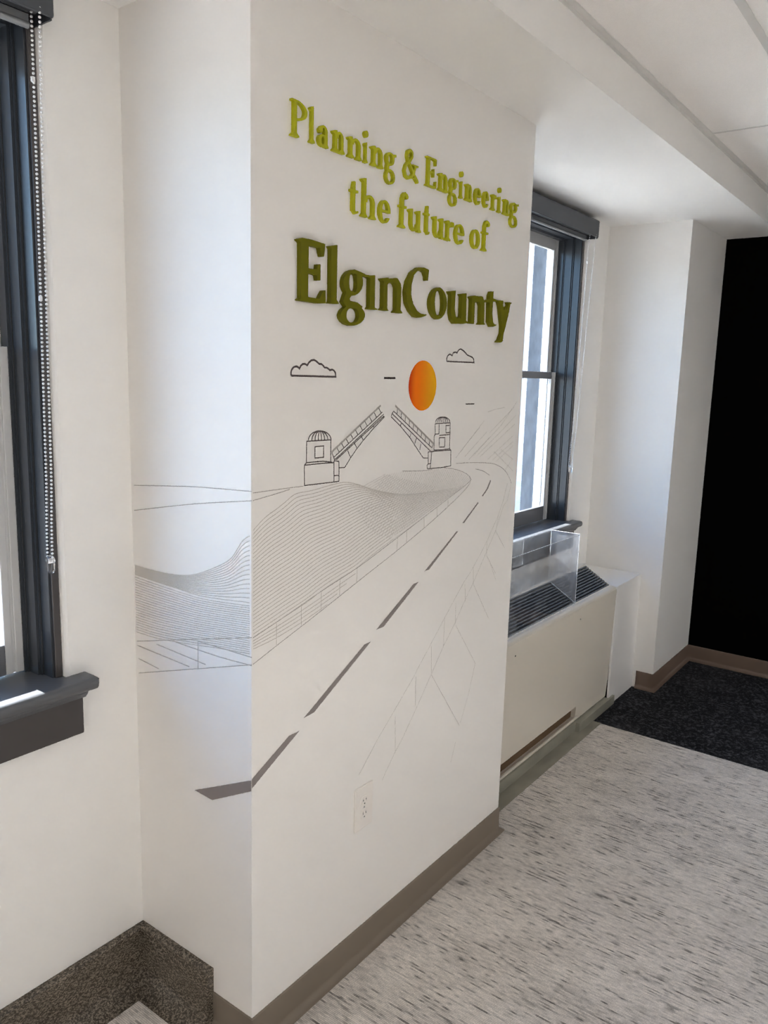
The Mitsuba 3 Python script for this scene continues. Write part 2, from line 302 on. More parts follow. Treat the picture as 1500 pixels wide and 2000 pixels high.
# ---------------------------------------------------------------- sloped-top convector heater and what stands round it
HX0, HX1 = 1.31, 2.735
shell = [(D, .056), (.130, .056), (.126, .125), (.112, .640), (.114, .655), (.121, .664), (.131, .669), (.145, .669), (.294, .758), (D, .758)]
cab = M3(prism(shell, 'x', HX0, HX1))
cab -= M3(hull([[x, y, z] for x in (HX0+.03, HX1-.012) for y, z in ((.155, .670-.022), (.285, .7485-.022), (.145, .72), (.285, .80))]))
cab -= M3(B(HX0+.02, 2.326, .10, .16, .0725, .133))
put('heater__cabinet', back(cab), 'm_heater', smooth=20)
put('heater__top_shelf', B(HX0, HX1, .296, D-.001, .757, .7615, .001), 'm_heater_top'); labels['heater__top_shelf'] = {'label': 'white top shelf'}
for a in (HX1-.013, HX0+.02): put('heater__grille_rim', hull([[x, y, z] for x in (a, a+.009) for y, z in ((.146, .6705), (.294, .7590), (.146, .6675), (.294, .7555))]), 'm_heater_top')
put('heater__grille_tray', hull([[x, y, z] for x in (HX0+.03, HX1-.012) for y, z in ((.155, .651), (.285, .7288), (.155, .649), (.285, .7268))]), 'm_dark')
nsl = 11
for i in range(nsl):
    t = (i+.5)/nsl; y = .147+.143*t; z = .6705+.0855*t
    c, s = math.cos(math.atan(.596)), math.sin(math.atan(.596))
    q = [(y+a*c-b*s, z+a*s+b*c) for a, b in ((-.0038, -.012), (.0038, -.012), (.0038, 0.), (.0026, .0012), (-.0026, .0012), (-.0038, 0.))]
    put('heater__grille_slat', prism(q, 'x', HX0+.03, HX1-.013), 'm_grille')
for xg in (1.70, 2.02, 2.34, 2.66):
    put('heater__grille_bar', hull([[x, y, z] for x in (xg-.004, xg+.004) for y, z in ((.150, .665), (.288, .7475), (.150, .660), (.288, .742))]), 'm_grille')
put('heater__air_slot', B(HX0+.021, 2.325, .150, .158, .070, .134), 'm_slot'); labels['heater__air_slot'] = {'label': 'brown air slot near the floor'}
put('heater__slot_lip', B(HX0+.01, 2.326, .112, .122, .079, .088, .002), 'm_heater')
put('heater__base_channel', cat([B(HX0, HX1, .135, D, 0, .056), B(HX0, 2.326, .122, .136, 0, .055), B(2.326, HX1, .100, .136, 0, .050, .002)]), 'm_kick'); labels['heater__base_channel'] = {'label': 'grey-green metal base channel'}
for xs_, zs_ in ((2.27, .60), (1.6, .60)): put('heater__panel_screw', trimesh.creation.cylinder(.003, segment=[[xs_, .1115, zs_], [xs_, .114, zs_]], sections=12), 'm_dark')
tag('heater', 'cream metal convector heater with sloped dark grille under the far window', 'heater')
put('filler_panel__front_panel', B(HX1+.003, W2, .112, .124, 0, .668, .002), 'm_filler')
put('filler_panel__base_channel', B(HX1+.003, HX1+.062, .100, .112, 0, .050, .002), 'm_kick'); labels['filler_panel__base_channel'] = {'label': 'grey-green metal end of the heater base channel'}  # carries on the heater base channel, grouped with the filler panel
put('filler_panel__top', B(HX1+.003, W2, .118, D, .658, .668, .002), 'm_filler')
tag('filler_panel', 'white boxed filler panel between the heater and the far pillar', 'panel')
put('trim_1', B(W+.0, 2.505, .058, .125, 0, .0035, .001), 'm_strip'); struct('trim_1', 'grey-green floor strip along the heater')
# acrylic guard standing on the slope of the grille
gx0, gx1, gy0, gy1, gt = 1.56, 2.27, .146, .291, 1.012
def slope(y): return .6710+.596*(y-.145)
def sheet(a, b, c, d): return trimesh.Trimesh([a, b, c, d], [[0, 1, 2], [0, 2, 3]], process=False)
put('acrylic_guard__front_sheet', sheet([gx0, gy0, slope(gy0)], [gx1, gy0, slope(gy0)], [gx1, gy0, gt], [gx0, gy0, gt]), 'm_acrylic')
put('acrylic_guard__back_sheet', sheet([gx0, gy1, slope(gy1)], [gx1, gy1, slope(gy1)], [gx1, gy1, gt], [gx0, gy1, gt]), 'm_acrylic')
for xg in (gx1, gx0): put('acrylic_guard__end_sheet', sheet([xg, gy0, slope(gy0)], [xg, gy1, slope(gy1)], [xg, gy1, gt], [xg, gy0, gt]), 'm_acrylic_hazy')
e = .0016
for nm, a, b in [('top', (gx0, gy0, gt), (gx1, gy0, gt)), ('top', (gx0, gy1, gt), (gx1, gy1, gt)), ('top', (gx1, gy0, gt), (gx1, gy1, gt)), ('top', (gx0, gy0, gt), (gx0, gy1, gt)),
                 ('corner', (gx1, gy0, slope(gy0)), (gx1, gy0, gt)), ('corner', (gx1, gy1, slope(gy1)), (gx1, gy1, gt)), ('corner', (gx0, gy0, slope(gy0)), (gx0, gy0, gt)), ('corner', (gx0, gy1, slope(gy1)), (gx0, gy1, gt)),
                 ('foot', (gx1, gy0, slope(gy0)+.002), (gx1, gy1, slope(gy1)+.002)), ('foot', (gx0, gy0, slope(gy0)+.002), (gx0, gy1, slope(gy1)+.002))]:
    a, b = np.array(a), np.array(b); r = .0026 if nm == 'foot' else .0013
    put('acrylic_guard__polished_edge', trimesh.creation.cylinder(r, segment=[a, b], sections=6), 'm_acrylic_edge')
tag('acrylic_guard', 'clear acrylic open box guard standing on the heater grille', 'guard')

# ---------------------------------------------------------------- wall outlet
ox, oz = .442, .489
put('wall_outlet__cover_plate', B(ox-.041, ox+.041, -.006, 0, oz-.067, oz+.067, .0028), 'm_outlet')
for s in (-1, 1):
    f = put('wall_outlet__receptacle', prism(Point(ox, oz+s*.0205).buffer(.0178).intersection(sbox(ox-.02, oz+s*.0205-.0145, ox+.02, oz+s*.0205+.0145)), 'y', -.0078, -.005), 'm_outlet', smooth=30)
    for dx, h in ((-.0065, .0085), (.0065, .0068)): put(f+'__slot', B(ox+dx-.0011, ox+dx+.0011, -.0080, -.007, oz+s*.0205+.003-h/2, oz+s*.0205+.003+h/2), 'm_dark')
    put(f+'__ground_hole', trimesh.creation.cylinder(.0024, segment=[[ox, -.0080, oz+s*.0205-.0085], [ox, -.007, oz+s*.0205-.0085]], sections=12), 'm_dark')
put('wall_outlet__screw', trimesh.creation.cylinder(.0028, segment=[[ox, -.0072, oz], [ox, -.005, oz]], sections=16), 'm_hem')
tag('wall_outlet', 'off-white duplex wall outlet low on the mural pillar', 'outlet')

# ---------------------------------------------------------------- raised lettering
def cen(c, s): return (c-s/2, c+s/2)
def R(x0, y0, x1, y1): return sbox(min(x0, x1), min(y0, y1), max(x0, x1), max(y0, y1))
def E_(cx, cy, rx, ry): return affinity.scale(Point(cx, cy).buffer(1, 24), rx, ry)
def foot(c, s, t, y=0, l=.85, r=.85): return Polygon([(c-s*(.5+l), y), (c+s*(.5+r), y), (c+s*(.5+r), y+t*.7), (c+s*.5, y+t*2), (c-s*.5, y+t*2), (c-s*(.5+l), y+t*.7)])
def flag(c, s, t, y): return Polygon([(c+s*.5, y+t*.3), (c-s*.4, y), (c-s*1.35, y-t*.7), (c-s*1.3, y-t*1.5), (c-s*.5, y-t*2.2), (c+s*.5, y-t*2)])
def ring(cx, cy, rx, ry, s, t): return E_(cx, cy, rx, ry).difference(E_(cx, cy, max(rx-s, rx*.25), max(ry-t, ry*.3)))
def arch(xa, xb, X, s, t):
    return unary_union([ring((xa+xb)/2, X*.66, (xb-xa)/2, X*.34, s, t).intersection(R(xa+(xb-xa)*.12, X*.66, xb, X*1.1)), R(xb-s, 0, xb, X*.68)])
def glyph(ch, w, X, H, s, t, d):
    s = min(s, w*.42); q = []; c = s*1.0
    if ch == 'P':
        q = [R(c-s/2, 0, c+s/2, H), foot(c, s, t), R(c-s*1.25, H-t, c+s, H), ring(c+s*.3, H*.73, w-c-s*.3, H*.27, s*.95, t).intersection(R(c, 0, w+1, H))]
        q.append(R(c, H*.46, c+s*.6, H*.46+t))
    elif ch in 'li':
        c = w/2; h = H if ch == 'l' else X
        q = [R(c-s/2, 0, c+s/2, h), foot(c, s, t), flag(c, s, t, h)]
        if ch == 'i': q.append(E_(c, .0665, .0072, .0078))
    elif ch in 'nh':
        q = [R(c-s/2, 0, c+s/2, X if ch == 'n' else H), flag(c, s, t, X if ch == 'n' else H), foot(c, s, t, 0, .7, .7), arch(c, w-s*.45, X, s, t*1.25), foot(w-s*.95, s, t, 0, .7, .55)]
    elif ch == 'a':
        c = w-s*.85
        q = [R(c-s/2, 0, c+s/2, X*.74), ring((c+s/2)*.55, X*.70, (c+s/2)*.45, X*.30, s, t*1.2).intersection(R(0, X*.66, c+s/2, X*1.1)), E_(s*.75, X*.74, s*.62, s*.62),
             ring((c+s*.3)*.5, X*.285, (c+s*.3)*.5, X*.285, s*.95, t), Polygon([(c, 0), (w, 0), (w, t*.8), (c+s*.4, t*2)])]
    elif ch == 'g':
        q = [ring(w*.42, X*.66, w*.40, X*.34, s*.85, t), Polygon([(w*.62, X*.93), (w, X*1.0), (w, X*.86), (w*.74, X*.80)]), ring(w*.46, -d*.40, w*.46, d*.60, s*.75, t*1.1),
             Polygon([(w*.16, X*.42), (w*.38, X*.36), (w*.28, X*.12), (w*.62, d*.16), (w*.62, d*.02), (w*.16, d*.0), (w*.06, X*.14)])]
    elif ch == '&':
        pts = [(.98, -.01), (.80, .12), (.32, .60), (.24, .74), (.28, .90), (.42, .97), (.56, .90), (.56, .76), (.42, .62), (.16, .42), (.08, .24), (.16, .07), (.34, .02), (.54, .08), (.72, .28), (.80, .50)]
        q = [LineString([(a*w, b*H*.98) for a, b in pts]).buffer(s*.33), R(w*.60, H*.47, w*.99, H*.47+t), Polygon([(w*.70, H*.10), (w, 0), (w, t), (w*.8, H*.2)])]
    elif ch == 'E':
        q = [R(c-s/2, 0, c+s/2, H), R(c-s*1.2, 0, w*.93, t), R(c-s*1.2, H-t, w*.9, H), R(c, H*.48, w*.72, H*.48+t),
             Polygon([(w*.99, 0), (w*.84, 0), (w*.62, t), (w*.88, t*1.4), (w*.93, H*.24), (w, H*.24)]), Polygon([(w*.96, H), (w*.8, H), (w*.6, H-t), (w*.84, H-t*1.4), (w*.88, H*.77), (w*.95, H*.77)]),
             Polygon([(w*.76, H*.36), (w*.76, H*.64), (w*.68, H*.64), (w*.6, H*.5), (w*.68, H*.36)])]
    elif ch in 'eo':
        q = [ring(w*.5, X*.49, w*.5, X*.51, s, t*1.1)]
        if ch == 'e': q = [q[0].difference(R(w*.52, X*.24, w*1.1, X*.47)), R(s*.6, X*.47, w-s*.3, X*.47+t*1.1)]
    elif ch == 'r':
        q = [R(c-s/2, 0, c+s/2, X), flag(c, s, t, X), foot(c, s, t), Polygon([(c+s*.3, X*.62), (c+s*.3, X*.80), (w*.72, X*1.0), (w*.8, X*.86)]), E_(w-s*.55, X*.86, s*.6, s*.62)]
    elif ch == 't':
        c = s*1.25
        q = [Polygon([(c-s/2, X*.25), (c+s/2, X*.25), (c+s/2, X*1.38), (c-s*.1, X*1.38), (c-s/2, X*1.1)]), R(0, X-t, w, X+t*.3), LineString([(c, X*.32), (c+s*.12, X*.14), (c+s*.7, X*.06), (w, X*.12)]).buffer(t*.62), R(c-s/2, X*.12, c+s/2, X*.4)]
    elif ch == 'f':
        c = s*1.3
        q = [R(c-s/2, 0, c+s/2, H*.78), foot(c, s, t), R(0, X-t, w*.82, X+t*.3), LineString([(c, H*.74), (c+s*.2, H*.90), (c+s*.9, H*.965), (w-s*.7, H*.93)]).buffer(t*.85), E_(w-s*.62, H*.89, s*.60, s*.58), R(c-s/2, H*.7, c+s*.5, H*.84)]
    elif ch == 'u':
        b = w-s*1.0
        q = [R(c-s/2, X*.3, c+s/2, X), flag(c, s, t, X), R(b-s/2, 0, b+s/2, X), flag(b, s, t, X), Polygon([(b, 0), (w, 0), (w, t*.8), (b+s*.4, t*2)]),
             ring((c-s/2+b)/2, X*.36, (b-c+s/2)/2, X*.36, s, t*1.25).intersection(R(0, -1, b, X*.36))]
    g = unary_union([a.buffer(0) for a in q]).buffer(.0006).buffer(-.0011).buffer(.0006)
    return affinity.translate(g, -g.bounds[0]*1., 0)
def raised(g, x, z, th, gap=0.):
    ms = []
    for p in getattr(g, 'geoms', [g]):
        p = affinity.translate(p.simplify(.0002), x, z); ms.append(prism(p, 'y', -th-gap, -gap))
    return cat(ms)
def text_line(key, row, z, X, H, s, t, d, label):
    for ch, xa, xb in row:
        g = glyph(ch, max(xb-xa, .011), X, H, s, t, d); b = g.bounds
        g = affinity.scale(g, (xb-xa)/(b[2]-b[0]) if xb-xa > .02 else 1., 1, origin=(0, 0))
        if ch in 'li': g = affinity.translate(g, (xa+xb)/2-xa-(g.bounds[2]-g.bounds[0])/2, 0)
        k = put(key+'__letter', raised(g, xa, z, .009), 'm_lime'); labels[k] = {'label': 'ampersand' if ch == '&' else f'letter {ch}'}
    tag(key, label, 'sign')
